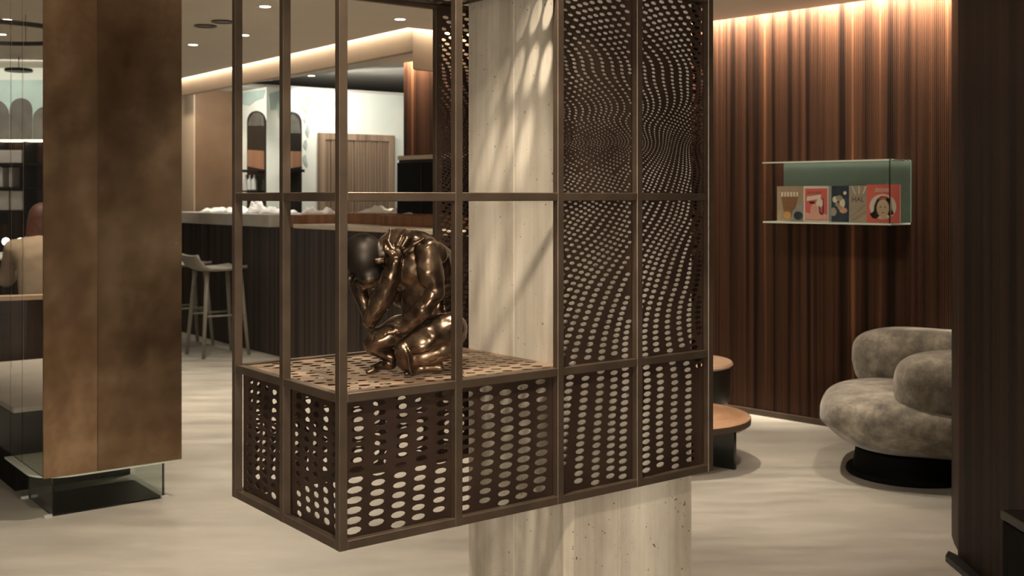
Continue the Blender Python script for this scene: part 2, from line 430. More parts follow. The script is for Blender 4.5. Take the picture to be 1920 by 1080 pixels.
for (xa, xb) in ((SX[2], SX[3]), (SX[3], SX[4])):
    for (za, zb) in tiers:
        perf_sheet('perforated_panel', holes_front, (xa+.002 if xa != SX[3] else xa+.001, za-.008), (xb-.001, zb+.008), 'cage_panel', cage, f_to3)
for (xo, xa, xb, ph_) in ((.045, SX[0]+HB, SX[1]-.001, .5), (.352, SX[1]+.001, SX[2]-.001, 1.1)):
    hl = lattice_reg(xo-.058*3, .66, ZB, ZS, .058, .0228, -.12, .006, ph_, .34, .27)
    perf_sheet('perforated_panel', hl, (xa, ZB+.004), (xb, ZS-.004), 'cage_panel', cage, f_to3)
s_to3 = lambda a, b, d: (HB+.001+d, a, b)
for (xo, xa, xb, ph_) in ((.048, HB+.006, TY[1]-.001, 1.4), (.322, TY[1]+.001, TY[2]-HB-.006, 2.3)):
    hs = lattice_reg(xo-.047*3, .60, ZB-.03, ZS+.03, .047, .0235, -.35, .006, ph_, .34, .28)
    perf_sheet('perforated_panel', hs, (xa, ZB+.004), (xb, ZS-.004), 'cage_panel', cage, s_to3)
e_to3 = lambda a, b, d: (SX[4]-HB-.001-d, a, b)
hbk = lattice_strings(.9, 1.56, ZB, ZT, .6, 1.22)
yb = TY[2]-HB-.001
b_to3 = lambda a, b, d: (a, yb-d, b)
hb2 = lattice_reg(0, 1.25, ZB, ZS, .050, .0225, .15, .010, 2.5)
for i in range(4):
    perf_sheet('perforated_panel', hb2, (SX[i]+(.012 if i == 0 else .001), ZB+.004), (SX[i+1]-(.012 if i == 3 else .001), ZS-.004), 'cage_panel', cage, b_to3)
    if i >= 2:
        for (za, zb) in tiers[1:]:
            perf_sheet('perforated_panel', hbk, (SX[i]-.011 if i == 2 else SX[i]+.001, za-.008), (SX[i+1]-(.012 if i == 3 else .001), zb+.008), 'cage_panel', cage, b_to3)
he = lattice_reg(0, .6, ZB, ZT, .05, .03, .1, .01, 3.3)
for j in range(2):
    for (za, zb) in tiers:
        perf_sheet('perforated_panel', he, (TY[j]+(.018 if j == 0 else .001), za-.006), (TY[j+1]-(.018 if j else .001), zb+.006), 'cage_panel', cage, e_to3)
CS = .68; CT0, CT1, CE = .0195, .490, 1.163         # concrete column inside the cage
# shelf sheet and roof sheet
hsh = lattice_reg(0, .70, 0, .6, .050, .040, .25, .018, .8, .31, .25)
perf_sheet('shelf', hsh, (HB+.001, HB+.001), (CS-.001, TY[2]-HB-.001), 'shelf_steel', cage, lambda a, b, d: (a, b, ZS+.0045+d), .001)
hr = lattice_reg(0, .70, 0, .6, .046, .046, .1, .006, .2, .36, .30)
perf_sheet('roof_sheet', hr, (HB+.001, HB+.001), (CS-.001, TY[2]-HB-.001), 'cage_panel', cage, lambda a, b, d: (a, b, ZT+d))

# concrete column with chamfered corners
ch = .02
cp = [(CS, CT0+ch), (CS+ch, CT0), (.861, CT0), (.862, CT0+.002), (.864, CT0+.002), (.865, CT0), (CE-ch, CT0), (CE, CT0+ch), (CE, CT1-ch), (CE-ch, CT1), (CS+ch, CT1), (CS, CT1-ch), (CS, .254), (CS+.002, .253), (CS+.002, .251), (CS, .250)]
colm = prism('concrete_column', cp, 0, CEIL, 'board_concrete'); colm.location = (C0.x, C0.y, 0); colm.rotation_euler = (0, 0, AR)
tag(colm, 'square board-marked raw concrete column inside the steel cage', 'column')

# ------------------------------------------------------------------ implicit surfaces for the figures
def sdf_mesh(groups, lo, hi, h, kg=6.0, floor_z=None, ripple=0):
    ax = [np.arange(lo[i], hi[i]+h, h, dtype=np.float32) for i in range(3)]
    shp = tuple(len(a) for a in ax); Ftot = np.full(shp, 1e3, np.float32)
    def smin(a, b, k):
        hh = np.maximum(k-np.abs(a-b), 0)/k; return np.minimum(a, b)-hh*hh*k*.25
    def region(bl, bh):
        s = []
        for i in range(3):
            a = max(0, int((bl[i]-lo[i])/h)-1); b = min(shp[i], int((bh[i]-lo[i])/h)+3); s.append(slice(a, max(b, a)))
        return tuple(s)
    for k, prims in groups:
        Fg = np.full(shp, 1e3, np.float32)
        for p in prims:
            mg = max(k, kg) + 3*h
            if p[0] == 'c':
                a = np.array(p[1], np.float32); b = np.array(p[2], np.float32); ra, rb = p[3], p[4]; rm = max(ra, rb)+mg
                s = region(np.minimum(a, b)-rm, np.maximum(a, b)+rm)
                X, Y, Z = np.meshgrid(ax[0][s[0]]-a[0], ax[1][s[1]]-a[1], ax[2][s[2]]-a[2], indexing='ij', sparse=True)
                d = b-a; dd = float(d@d) + 1e-9
                t = np.clip((X*d[0]+Y*d[1]+Z*d[2])/dd, 0, 1)
                dist = np.sqrt((X-t*d[0])**2+(Y-t*d[1])**2+(Z-t*d[2])**2) - (ra+t*(rb-ra))
            else:
                c = np.array(p[1], np.float32); r = np.array(p[2], np.float32); rm = float(r.max())+mg
                s = region(c-rm, c+rm)
                X, Y, Z = np.meshgrid(ax[0][s[0]]-c[0], ax[1][s[1]]-c[1], ax[2][s[2]]-c[2], indexing='ij', sparse=True)
                if len(p) > 3:                       # tilt in the x-z plane
                    ca, sa = math.cos(p[3]), math.sin(p[3]); X, Z = X*ca+Z*sa, -X*sa+Z*ca
                k0_ = np.sqrt((X/r[0])**2+(Y/r[1])**2+(Z/r[2])**2); k1_ = np.sqrt((X/r[0]**2)**2+(Y/r[1]**2)**2+(Z/r[2]**2)**2)+1e-6
                dist = k0_*(k0_-1)/k1_
            Fg[s] = smin(Fg[s], dist.astype(np.float32), k)
        Ftot = smin(Ftot, Fg, kg)
    if ripple:
        X, Y, Z = np.meshgrid(ax[0], ax[1], ax[2], indexing='ij', sparse=True)
        n_ = np.sin(X/27+Z/43+1)*np.sin(Z/29-Y/37) + .35*np.sin(X/15-Z/24)*np.sin(Z/40+Y/17+2)
        mk_ = np.clip((np.sqrt((X+292)**2+Y**2+((Z-665)/1.1)**2)-150)/20, 0, 1)
        Ftot = Ftot + (ripple*n_*mk_).astype(np.float32)
    if floor_z is not None: Ftot = np.maximum(Ftot, (floor_z-ax[2])[None, None, :])
    ins = Ftot < 0
    nx, ny, nz = shp
    cnt = np.zeros((nx-1, ny-1, nz-1), np.int8)
    corners = [(i, j, k_) for i in (0, 1) for j in (0, 1) for k_ in (0, 1)]
    for (i, j, k_) in corners: cnt += ins[i:nx-1+i, j:ny-1+j, k_:nz-1+k_]
    act = (cnt > 0) & (cnt < 8); idx = -np.ones(act.shape, np.int64); ci = np.argwhere(act); idx[act] = np.arange(len(ci))
    acc = np.zeros((len(ci), 3)); num = np.zeros(len(ci))
    for a in corners:
        for axn in range(3):
            if a[axn]: continue
            b = list(a); b[axn] = 1
            fa = Ftot[ci[:, 0]+a[0], ci[:, 1]+a[1], ci[:, 2]+a[2]]; fb = Ftot[ci[:, 0]+b[0], ci[:, 1]+b[1], ci[:, 2]+b[2]]
            mk = (fa < 0) != (fb < 0); t = np.where(mk, fa/np.where(mk, fa-fb, 1), 0)
            p = np.tile(np.array(a, float), (len(ci), 1)); p[:, axn] = t
            acc += p*mk[:, None]; num += mk
    verts = (ci + acc/num[:, None])*h + np.array(lo)
    quads = []
    for axn in range(3):
        o1, o2 = [(1, 2), (2, 0), (0, 1)][axn]
        sl = [slice(1, s-1) for s in shp]; sl[axn] = slice(0, shp[axn]-1); sl2 = list(sl); sl2[axn] = slice(1, shp[axn])
        A = ins[tuple(sl)]; B = ins[tuple(sl2)]
        e = np.argwhere(A != B)
        if not len(e): continue
        off = np.array([1, 1, 1]); off[axn] = 0; g = e + off
        flip = ~A[tuple(e.T)]
        def cell(d1, d2):
            q = g.copy(); q[:, o1] -= d1; q[:, o2] -= d2; return idx[q[:, 0], q[:, 1], q[:, 2]]
        Q = np.stack([cell(1, 1), cell(0, 1), cell(0, 0), cell(1, 0)], 1); Q[flip] = Q[flip][:, ::-1]
        quads.append(Q)
    Q = np.concatenate(quads); Q = Q[(Q >= 0).all(1)]
    return verts, Q
def np_mesh(name, verts, quads, mat, parent=None):
    me = bpy.data.meshes.new(name); me.from_pydata(verts.tolist(), [], quads.tolist()); me.update()
    me.polygons.foreach_set('use_smooth', [True]*len(me.polygons)); me.materials.append(M[mat])
    o = bpy.data.objects.new(name, me); COL.objects.link(o)
    if parent: o.parent = parent
    return o
#STATUE
# statue: sketch units, x right, y depth (near is negative), z up; measured as (column, row, depth)
SU = .000436
def q(cx, cy, d): return (cx-560, d, 945-cy)
def cn(a, b, ra, rb): return ('c', q(*a), q(*b), ra, rb)
def chain(pts, rs): return [cn(pts[i], pts[i+1], rs[i], rs[i+1]) for i in range(len(pts)-1)]
def el(c, r, tilt=0): return ('e', q(*c), r, tilt)
torso = [el((560, 300, 10), (168, 160, 180)), el((650, 375, 0), (142, 150, 190)), el((695, 305, 0), (100, 130, 105)),
         cn((690, 470, 0), (720, 650, 0), 108, 112), el((745, 690, 0), (105, 140, 105)), el((765, 705, -75), (95, 85, 98)), el((745, 700, 75), (95, 85, 98)),
         el((465, 220, 40), (110, 120, 108)), el((600, 540, 10), (120, 125, 170)), el((500, 440, 95), (110, 80, 140)), cn((430, 240, 10), (320, 265, 0), 82, 78), el((585, 180, -70), (95, 60, 50), -.3), cn((730, 250, -110), (790, 420, -60), 16, 12)] + [cn((720+i_*6, 455+i_*38, -128+i_*4), (790, 440+i_*40, -60), 15, 10) for i_ in range(4)]
head = [el((268, 268, -5), (121, 106, 133)), el((300, 362, -5), (82, 80, 80)), cn((192, 398, -42), (192, 398, 32), 22, 22),
        cn((236, 424, -5), (268, 452, -5), 15, 19), el((320, 425, -5), (52, 52, 40)), el((300, 395, -62), (40, 26, 30))]
ear = [el((362, 292, -104), (32, 13, 20), .1), cn((338, 284, -112), (385, 276, -110), 7, 7), cn((385, 276, -110), (388, 300, -108), 7, 6)]
rarm = chain([(410, 270, 140), (222, 385, 108), (302, 640, 10)], [72, 56, 36])
rfore = chain([(306, 648, 0), (375, 520, -60), (432, 380, -115), (458, 285, -135)], [44, 66, 54, 40]) + [el((362, 545, -82), (40, 34, 84), -.45), el((408, 470, -95), (24, 24, 90), -.35), cn((425, 480, -110), (470, 290, -160), 13, 10), cn((395, 500, -115), (445, 300, -165), 12, 9)]
rhand = [el((472, 228, -150), (50, 27, 56), -.2)]
rfing = chain([(436, 215, -158), (418, 172, -162), (428, 118, -128)], [19, 16, 13]) + chain([(470, 195, -170), (488, 152, -165), (508, 120, -125)], [18, 15, 12]) + \
        chain([(496, 205, -174), (524, 160, -172), (548, 126, -140)], [18, 15, 12]) + chain([(508, 232, -178), (560, 194, -196), (614, 160, -200)], [17, 14, 11]) + chain([(440, 250, -160), (400, 222, -155), (398, 176, -138)], [20, 18, 14])
larm = chain([(642, 235, -150), (655, 350, -180), (684, 455, -188)], [74, 68, 50]) + [el((628, 345, -204), (52, 42, 95), .06), el((612, 222, -165), (52, 40, 42)), el((690, 250, -140), (62, 50, 70)), el((690, 380, -170), (38, 44, 80), -.1)]
lfore = chain([(684, 462, -188), (612, 565, -205), (545, 630, -185), (505, 668, -165)], [50, 56, 46, 37]) + [el((625, 545, -228), (34, 30, 88), -.62), cn((660, 500, -218), (520, 655, -190), 13, 9)]
lhand = [el((478, 684, -150), (50, 38, 30), .35)]
lfing = []
for i_, dd in enumerate((-178, -150, -122, -96)):
    lfing += chain([(452, 686-i_*4, dd), (400, 700-i_*5, dd-12), (352, 728-i_*6, dd-2), (338, 752-i_*6, dd+8)], [16, 15, 13, 11])
lfing += chain([(492, 668, -178), (450, 655, -170), (415, 655, -150)], [17, 15, 12])
rleg = chain([(690, 690, 60), (480, 705, 30), (335, 765, 0)], [90, 88, 62]) + [el((314, 790, 6), (42, 50, 58), .3)] + chain([(335, 800, 20), (425, 860, 40), (420, 900, 36)], [48, 44, 30])
rfoot = chain([(430, 905, 36), (370, 905, 10), (318, 922, -20)], [32, 27, 20]) + [x for i_ in range(5) for x in chain([(330, 918, -62+i_*18), (296-i_*-3, 930, -66+i_*17)], [13, 11])]
lleg = chain([(765, 692, -85), (645, 722, -112), (520, 785, -132)], [104, 100, 64]) + [el((502, 795, -146), (46, 54, 50))] + chain([(508, 805, -136), (522, 870, -130), (545, 915, -120)], [58, 54, 38]) + \
       [el((650, 825, -112), (150, 72, 70), .25), el((745, 775, -95), (92, 76, 82)), cn((520, 800, -196), (545, 930, -176), 11, 9), el((600, 770, -190), (70, 34, 40), .4)]
lfoot = chain([(705, 905, -100), (610, 905, -115), (530, 928, -132)], [30, 28, 18]) + [x for i_ in range(5) for x in chain([(545, 926, -162+i_*17), (512+i_*4, 932, -166+i_*17)], [13, 11])]
G = [(26, torso), (14, head), (4, ear), (16, rarm), (10, rfore), (12, rhand), (4, rfing), (14, larm), (9, lfore), (10, lhand), (4, lfing), (16, rleg), (6, rfoot), (16, lleg), (6, lfoot)]
vv, qq = sdf_mesh(G, (-430, -280, -12), (320, 270, 860), 4.6, 6.0, 0.0, 3.6)
dx_, dy_ = floor_pt(776, 697.5, ZS+.0055)
st = np_mesh('bronze_statue', vv*SU, qq, 'statue_bronze')
st.location = (dx_, dy_, ZS+.0058); st.rotation_euler = (0, 0, math.atan(-dx_/dy_))
hc = np.array(q(268, 285, -5)); dist = np.linalg.norm((vv-hc)/np.array([1, .95, 1.1]), axis=1)
pat = np.clip((150-dist)/18, 0, 1)
att = st.data.attributes.new('patina', 'FLOAT', 'POINT'); att.data.foreach_set('value', pat.astype(np.float32))
tag(st, 'dark bronze statue of a crouching nude man hugging himself on the perforated shelf', 'statue')
#STATUE_END

# ------------------------------------------------------------------ bronze-clad slab on a glass plinth
S0 = Vector((-2.03, 4.85))
slab = thing('display_case', 'tall bronze-faced display case with glass side standing on a clear glass plinth', 'display case', (S0.x, S0.y, 0), AR)
box('bronze_panel', (0, 0, .176), (.230, .012, 2.545), 'bronze_reflecting', slab, .001)
box('bronze_panel', (.232, 0, .176), (.616, .012, 2.545), 'bronze_sheet', slab, .001)
# bottom plate with a rounded corner
arc = [(.16-.16*math.cos(a), .16-.16*math.sin(a)) for a in [i*math.pi/2/8 for i in range(9)]]
prism('bottom_plate', [(x-.03, y+.004) for x, y in arc] + [(.60, .004), (.60, .55), (-.03, .55)], .168, .176, 'glass_edge', slab)
for (a, b_) in ((.012, .366), (.369, .581), (.584, 1.2)):
    box('glass_side', (.004, a+.002, .178), (.012, b_, 2.545), 'clear_glass', slab)
for (lo, hi) in (((.045, .03, 0), (.545, .038, .167)), ((.045, .041, 0), (.053, .42, .167)), ((.537, .041, 0), (.545, .42, .167)), ((.045, .43, 0), (.545, .438, .167))):
    box('plinth_glass', lo, hi, 'green_glass', slab)
box('plinth_shade_sheet', (.054, .039, 0), (.536, .429, .006), 'black_metal', slab)  # black sheet added as the shade on the floor under the case
for (x, y) in ((.030, .03), (.548, .03), (.030, .42)):
    box('foot_clip', (x-.02, y-.012, 0), (x+.012, y+.006, .012), 'grey_bottle', slab)

# black plinth bench seen through the glass
pl = S0 + R*.02 + L*.575
bench = thing('low_plinth', 'low black plinth with a pale top behind the glass side', 'plinth', (pl[0], pl[1], 0), AR)
box('body', (0, 0, 0), (.55, 1.60, .37), 'matte_black', bench, .004)
box('top', (-.004, -.008, .372), (.555, 1.61, .40), 'plinth_top', bench, .004)

# ------------------------------------------------------------------ bar
bar = thing('bar_counter', 'long bar counter with dark ribbed wood front and stone and wood tops', 'bar counter', (B0.x, B0.y, 0), AR + math.pi/2 + math.pi)
# local x runs towards the near right end (-L), local y runs away from the guests (+R)
bar.rotation_euler = (0, 0, math.atan2(-L.y, -L.x))
ribbed_wall('front_panel', 5.35, .0, 1.13, 'ebony_bar', bar, .016, .005, .30).location = (-2.75, 0, 0)
box('stone_top', (-2.75, -.10, 1.135), (-.30, .62, 1.245), 'stone_slab', bar, .004)
box('counter_top', (.06, -.05, 1.135), (2.6, .40, 1.168), 'pale_slab', bar, .003)
box('back_ledge', (-.298, .02, 1.135), (.058, .62, 1.245), 'orange_wood', bar, .003)
box('back_ledge', (.06, .405, 1.135), (1.62, .75, 1.262), 'orange_wood', bar, .003)
box('back_ledge', (.9, .30, 1.169), (2.15, .403, 1.252), 'orange_wood', bar, .003)
box('plinth', (-2.75, .305, 0), (2.6, .62, 1.13), 'dark_panel', bar)
bx = lambda x, y: (B0 + (-L)*x + R*y)
def cloth(name, x, y, z, sx, sy, h, seed, label):
    rnd = random.Random(seed); n = 18; vs = []; fs = []
    ph = [rnd.uniform(0, 6) for _ in range(6)]
    for i in range(n):
        for j in range(n):
            a = i/(n-1)*2-1; b_ = j/(n-1)*2-1; r = max(abs(a), abs(b_))
            zz = h*(1-r**3)*(.55+.25*math.sin(a*5+ph[0])+.25*math.sin(b_*4+ph[1])+.22*math.sin((a+b_)*7+ph[2])+.2*math.cos((a-b_)*9+ph[3]))
            k = 1+.12*math.sin(3*math.atan2(b_, a)+ph[4])
            vs.append((a*sx*k, b_*sy*k, max(.0005, zz)))
    for i in range(n-1):
        for j in range(n-1): fs.append((i*n+j, (i+1)*n+j, (i+1)*n+j+1, i*n+j+1))
    o = mesh_obj(name, vs, fs, 'white_cloth', None, True)
    md = o.modifiers.new('thickness', 'SOLIDIFY'); md.thickness = .003; md.offset = 1
    p = bx(x, y); o.location = (p.x, p.y, z); o.rotation_euler = (0, 0, rnd.uniform(0, 3))
    return tag(o, label, 'cloth', 'crumpled white cloths on the bar')
cl = [(-2.10, .22, 1.245, .18, .15, .05, 'crumpled white cloth on the stone top, nearest the bronze case'), (-1.66, .20, 1.245, .20, .16, .055, 'long crumpled white cloth on the stone bar top left of the peaked one'),
      (-1.20, .22, 1.245, .12, .12, .11, 'white cloth pulled up into a peak on the stone bar top'), (-.76, .2, 1.245, .20, .16, .06, 'crumpled white cloth on the stone top right of the peaked one'),
      (-.13, .30, 1.246, .14, .12, .06, 'white cloth lying where the stone top meets the wooden ledge'), (.42, .58, 1.262, .16, .10, .055, 'white cloth in the middle of the wooden ledge'), (.86, .58, 1.262, .18, .09, .04, 'flat white cloth at the right on the wooden ledge')]
for i_, (x, y, z, sx, sy, h, lb) in enumerate(cl): cloth('folded_cloth', x, y, z, sx, sy, h, 20+i_, lb)

# bar stools
def make_stool(label, loc):
    t = thing('bar_stool', label, 'stool', (loc[0], loc[1], 0), AR, 'bar stools at the counter')
    # local x towards the bar, local y to the far left
    sh = []; prof = [(-.252, .888), (-.228, .835), (-.195, .792), (-.15, .772), (-.05, .768), (.08, .772), (.19, .785)]
    bm = bmesh.new(); rows = []
    for (x, z) in prof:
        rows.append([bm.verts.new((x, y*(.205 if x > -.2 else .185), z + .012*(abs(y)**2))) for y in (-1, -.5, 0, .5, 1)])
    for i in range(len(rows)-1):
        for k in range(4): bm.faces.new([rows[i][k], rows[i][k+1], rows[i+1][k+1], rows[i+1][k]])
    seat = bm_obj('seat', bm, 'stool_wood', t, True); md = seat.modifiers.new('thickness', 'SOLIDIFY'); md.thickness = .028; md.offset = -1
    for sx in (-1, 1):
        for sy in (-1, 1):
            tube('leg', [(sx*.15, sy*.135, .755), (sx*.21, sy*.19, 0)], [.023, .016], 'stool_wood', t, 8)
    for sy in (-1, 1): tube('side_stretcher', [(-.183, sy*.166, .36), (.183, sy*.166, .36)], .009, 'stool_wood', t, 8)
    tube('footrest', [(.185, -.166, .32), (.185, .166, .32)], .012, 'stool_wood', t, 8)
    return t
make_stool('grey wooden bar stool with low back, nearer to the cage', (-2.614, 9.94))
pB = Vector((-2.614, 9.94)) + L*.80
make_stool('grey wooden bar stool half hidden by the bronze case', (pB.x, pB.y))

# pillar behind the bar
P1 = Vector((-3.39, 11.95))
pil = empty('wall_pillar', (P1.x, P1.y, 0), AR); struct(pil, 'tan and brown wall block behind the bar')
box('brown_face', (.004, -.012, 0), (.42, .5, 2.74), 'brown_wall', pil)
box('beige_face', (-.012, -.014, 0), (.002, 1.6, 2.74), 'beige_wall', pil)

# ------------------------------------------------------------------ mural wall behind the bar
Q0 = Vector((-2.565, 11.70)); QA = AR
mw = empty('wall_mural', (Q0.x, Q0.y, 0), QA); struct(mw, 'pale painted mural wall with arches and a wooden door behind the bar')
box('mural_face', (0, 0, 0), (3.6, .12, 2.549), 'mural_plaster', mw)
box('mural_side', (.001, .121, 0), (.12, 2.4, 2.549), 'mural_plaster', mw)
def mz(px, py): return on_wall(px, py, Q0, QA)
def poly_px(pts): return [mz(*p) for p in pts]
LA = AR + math.pi/2
def sidez(px, py): return on_wall(px, py, Q0, LA)
def side_plate(name, pts, mat, parent, y=-.006, th=.005):
    """outline on the short return wall (local y,z), facing local -x"""
    P = [sidez(*p) for p in pts]; n = len(P); bm = bmesh.new()
    V = [bm.verts.new((y, p[0], p[1])) for p in P] + [bm.verts.new((y+th, p[0], p[1])) for p in P]
    bm.faces.new(V[:n]); bm.faces.new(V[n:])
    for i in range(n): bm.faces.new([V[i], V[(i+1) % n], V[n+(i+1) % n], V[n+i]])
    return bm_obj(name, bm, mat, parent)
def archpts(x0, x1, ytop, ybot, n=10):
    cx = (x0+x1)/2; r = (x1-x0)/2
    return [(x1, ybot)] + [(cx+r*math.cos(math.pi*i/n), ytop+r*1.0-r*1.0*math.sin(math.pi*i/n)) for i in range(n+1)] + [(x0, ybot)]
# painted patches
plate('painted_cloud', poly_px([(503, 176), (530, 168), (566, 180), (578, 186), (577, 205), (562, 214), (552, 240), (536, 232), (524, 222), (520, 205), (506, 205)]), -.006, -.001, 'teal_paint', mw)
side_plate('painted_cloud', [(436, 178), (468, 171), (498, 168), (494, 184), (478, 190), (468, 198), (452, 196), (444, 203), (436, 205)], 'teal_paint', mw)
for (lx, ly, lw, lh, mt) in ((571, 181, 9, 5, 'leaf_paint'), (577, 187, 8, 6, 'leaf_paint'), (566, 189, 6, 5, 'leaf_paint'), (574, 196, 5, 6, 'leaf_paint'), (567, 203, 6, 4, 'leaf_paint'), (573, 209, 4, 4, 'leaf_paint'), (586, 180, 3, 3, 'dusk_paint'),
                             (576, 246, 4, 13, 'dusk_paint'), (571, 225, 3, 6, 'dusk_paint'), (572, 272, 4, 10, 'dusk_paint'), (571, 300, 4, 11, 'dusk_paint'), (574, 309, 3, 5, 'dusk_paint'), (762, 275, 4, 28, 'dusk_paint')):
    plate('painted_leaf', poly_px([(lx-lw, ly), (lx-lw*.4, ly-lh*.8), (lx+lw*.5, ly-lh), (lx+lw, ly+lh*.1), (lx+lw*.3, ly+lh)]), -.007, -.001, mt, mw)
# arched niches, dark, with shelves
for (x0, x1, yt, pl_, lb) in ((527, 565, 210, plate, 'b'),):
    A = archpts(x0, x1, yt, 420)
    a1 = thing('arched_niche', 'dark arched niche with bottle shelves, next to the wooden door', 'niche', (Q0.x, Q0.y, 0), QA, 'dark arched niches')
    plate('niche_back', poly_px(A), -.012, -.002, 'dark_panel', a1)
    plate('wood_band', poly_px([(x0+1, 283), (x1-1, 284), (x1-1, 312), (x0+1, 318)]), -.018, -.0125, 'orange_wood', a1)
    plate('shelf', poly_px([(x0+1, 319), (x1-1, 318), (x1-1, 323), (x0+1, 324)]), -.09, -.0185, 'black_metal', a1)
    plate('arch_hood', poly_px([(x0+2, 250), (x0+4, 228), (x0+12, 217), (x0+22, 214), (x1-6, 224), (x1-2, 250)]), -.016, -.0125, 'hill_paint', a1)
a2 = thing('arched_niche', 'dark arched niche on the return wall, left of the other niche', 'niche', (Q0.x, Q0.y, 0), QA, 'dark arched niches')
side_plate('niche_back', [(499.5, 420)] + [(499.5, 225)] + [(482+17*math.cos(math.pi*i/10), 227-19*math.sin(math.pi*i/10)) for i in range(1, 11)] + [(465, 420)], 'dark_panel', a2, -.012, .010)
side_plate('wood_band', [(467, 281), (498, 283), (498, 318), (467, 312)], 'orange_wood', a2, -.018, .0055)
side_plate('shelf', [(467, 318), (498, 320), (498, 325), (467, 323)], 'black_metal', a2, -.09, .0715)
side_plate('arch_hood', [(467, 236), (470, 222), (478, 212), (488, 211), (496, 218), (498, 236)], 'hill_paint', a2, -.016, .0035)
for i_, xx in enumerate((470, 478, 486)):
    e_, zt = sidez(xx, 328); e2, zb_ = sidez(xx, 356)
    t = tag(lathe('bottle', [(.030, 0), (.030, (zt-zb_)*.65), (.012, (zt-zb_)*.8), (.012, zt-zb_)], 'grey_bottle', None, 12), ['grey bottle at the left in the return wall niche', 'middle grey bottle in the return wall niche', 'grey bottle at the right in the return wall niche'][i_], 'bottle', 'bottles in the niche')
    p = Q0 + L*e_ - R*.055; t.location = (p.x, p.y, zb_)
sh2 = side_plate('shelf', [(467, 357), (498, 358), (498, 361), (467, 360)], 'black_metal', a2, -.09, .0715)
# door with vertical slats
door = empty('door_1', (Q0.x, Q0.y, 0), QA); struct(door, 'light brown vertical slat wooden door in the mural wall')
dl, dzt = mz(595, 249); dr, _ = mz(736, 252)
box('door_frame', (dl, -.05, 0), (dl+.07, -.001, dzt), 'door_wood', door); box('door_frame', (dr-.07, -.05, 0), (dr, -.001, dzt), 'door_wood', door)
box('door_frame', (dl+.071, -.05, dzt-.07), (dr-.071, -.001, dzt), 'door_wood', door)
ns = 11; wd = (dr-dl-.15)/ns
for i in range(ns):
    o = box('slat', (0, 0, 0), (wd-.008, .03, dzt-.08), 'door_wood', door, .002); o.location = (dl+.075+i*wd, -.035-.006*(i % 2), 0.004)
box('door_leaf', (dl+.072, -.004, 0), (dr-.072, -.002, dzt-.072), 'dark_panel', door)

# tall black cabinet before the fluted wall end
we = wl(-2.86, .02)
cab = thing('tall_cabinet', 'tall glossy black cabinet under the fluted wood behind the bar', 'cabinet', (we.x, we.y, 0), AW)
box('body', (-.02, -.36, 0), (.95, -.01, 1.70), 'dark_panel', cab, .004)
for i in range(3):
    dd = box('door', (-.015+i*.32, -.382, .04), (.295+i*.32, -.362, 1.68), 'black_gloss', cab, .003)
box('top_strip', (-.02, -.37, 1.702), (.95, -.01, 1.735), 'pale_slab', cab)

# ------------------------------------------------------------------ left background behind the glass
Lw = Vector((-5.6, 10.0)); LWA = math.radians(0)
lw = empty('wall_left', (Lw.x, Lw.y, 0), LWA); struct(lw, 'far wall with a painted sky above lit shelves')
box('sky_face', (-1.5, 0, 0), (2.0, .1, 2.55), 'mural_plaster', lw)
lz = lambda px, py: on_wall(px, py, Lw, LWA)
plate('painted_sky', [lz(*p) for p in ((-60, 150), (100, 150), (100, 262), (-60, 262))], -.006, -.001, 'teal_paint', lw)
for (x0, x1, yt) in ((-42, 19, 186), (20, 62, 184), (63, 110, 200)):
    plate('painted_hill', [lz(*p) for p in archpts(x0, x1, yt, 262)], -.010, -.0065, 'hill_paint', lw)
su = thing('shelf_unit', 'dark back bar shelf unit with warm light and pale boxes behind the glass', 'shelf unit', (Lw.x, Lw.y, 0), LWA)
def lbox(name, a, b_, y0, y1, mat, par=su):
    p = lz(*a); r_ = lz(*b_); return box(name, (p[0], y0, r_[1]), (r_[0], y1, p[1]), mat, par)
lbox('back_panel', (-80, 263), (110, 660), -.05, -.011, 'booth_wood')
lbox('light_strip', (-80, 263), (110, 267), -.12, -.051, 'strip_glow')
for (ya, yb_) in ((308, 312), (352, 355), (394, 397)): lbox('shelf', (-80, ya), (110, yb_), -.30, -.051, 'black_metal')
for xx in (-22, 20, 71): lbox('divider', (xx, 268), (xx+2, 420), -.28, -.052, 'black_metal')
k = 0
for (a, b_, lb) in (((-18, 284), (17, 307.5), 'wide pale box on the top shelf left of the divider'), ((24, 284), (66, 307.5), 'wide pale box on the top shelf right of the divider'),
                    ((22.5, 315), (31, 351.5), 'narrow white box on the middle shelf, left one'), ((43, 315), (48, 351.5), 'narrow white box on the middle shelf, right one'),
                    ((-18, 358), (17, 393.5), 'pale square box on the lowest shelf beside the left edge'), ((23, 358), (42, 393.5), 'pale square box on the lowest shelf, middle one'), ((45, 358), (69, 393.5), 'pale square box on the lowest shelf behind the red hair')):
    p = lz(*a); r_ = lz(*b_); o = box('storage_box', (0, 0, 0), (r_[0]-p[0], .16, p[1]-r_[1]), 'stone_slab', None, .004)
    o.location = (Lw.x+p[0], Lw.y-.27, r_[1]); tag(o, lb, 'box', 'pale boxes on the lit shelves')
# curved booth
bp = (-3.62, 8.25)
booth = thing('curved_booth', 'curved dark wood booth back with a tan rim', 'booth', (bp[0], bp[1], 0), 0)
def arcpoly(r0, r1, a0, a1, n=24):
    A = [math.radians(a0+(a1-a0)*i/n) for i in range(n+1)]
    return [(r1*math.cos(a), r1*math.sin(a)) for a in A] + [(r0*math.cos(a), r0*math.sin(a)) for a in A[::-1]]
prism('booth_back', arcpoly(.72, .80, 170, 330), 0, .705, 'booth_wood', booth)
prism('booth_rim', arcpoly(.70, .815, 170, 330), .706, .735, 'booth_rim', booth)
prism('seat', arcpoly(.28, .71, 172, 328), 0, .405, 'brown_leather', booth)
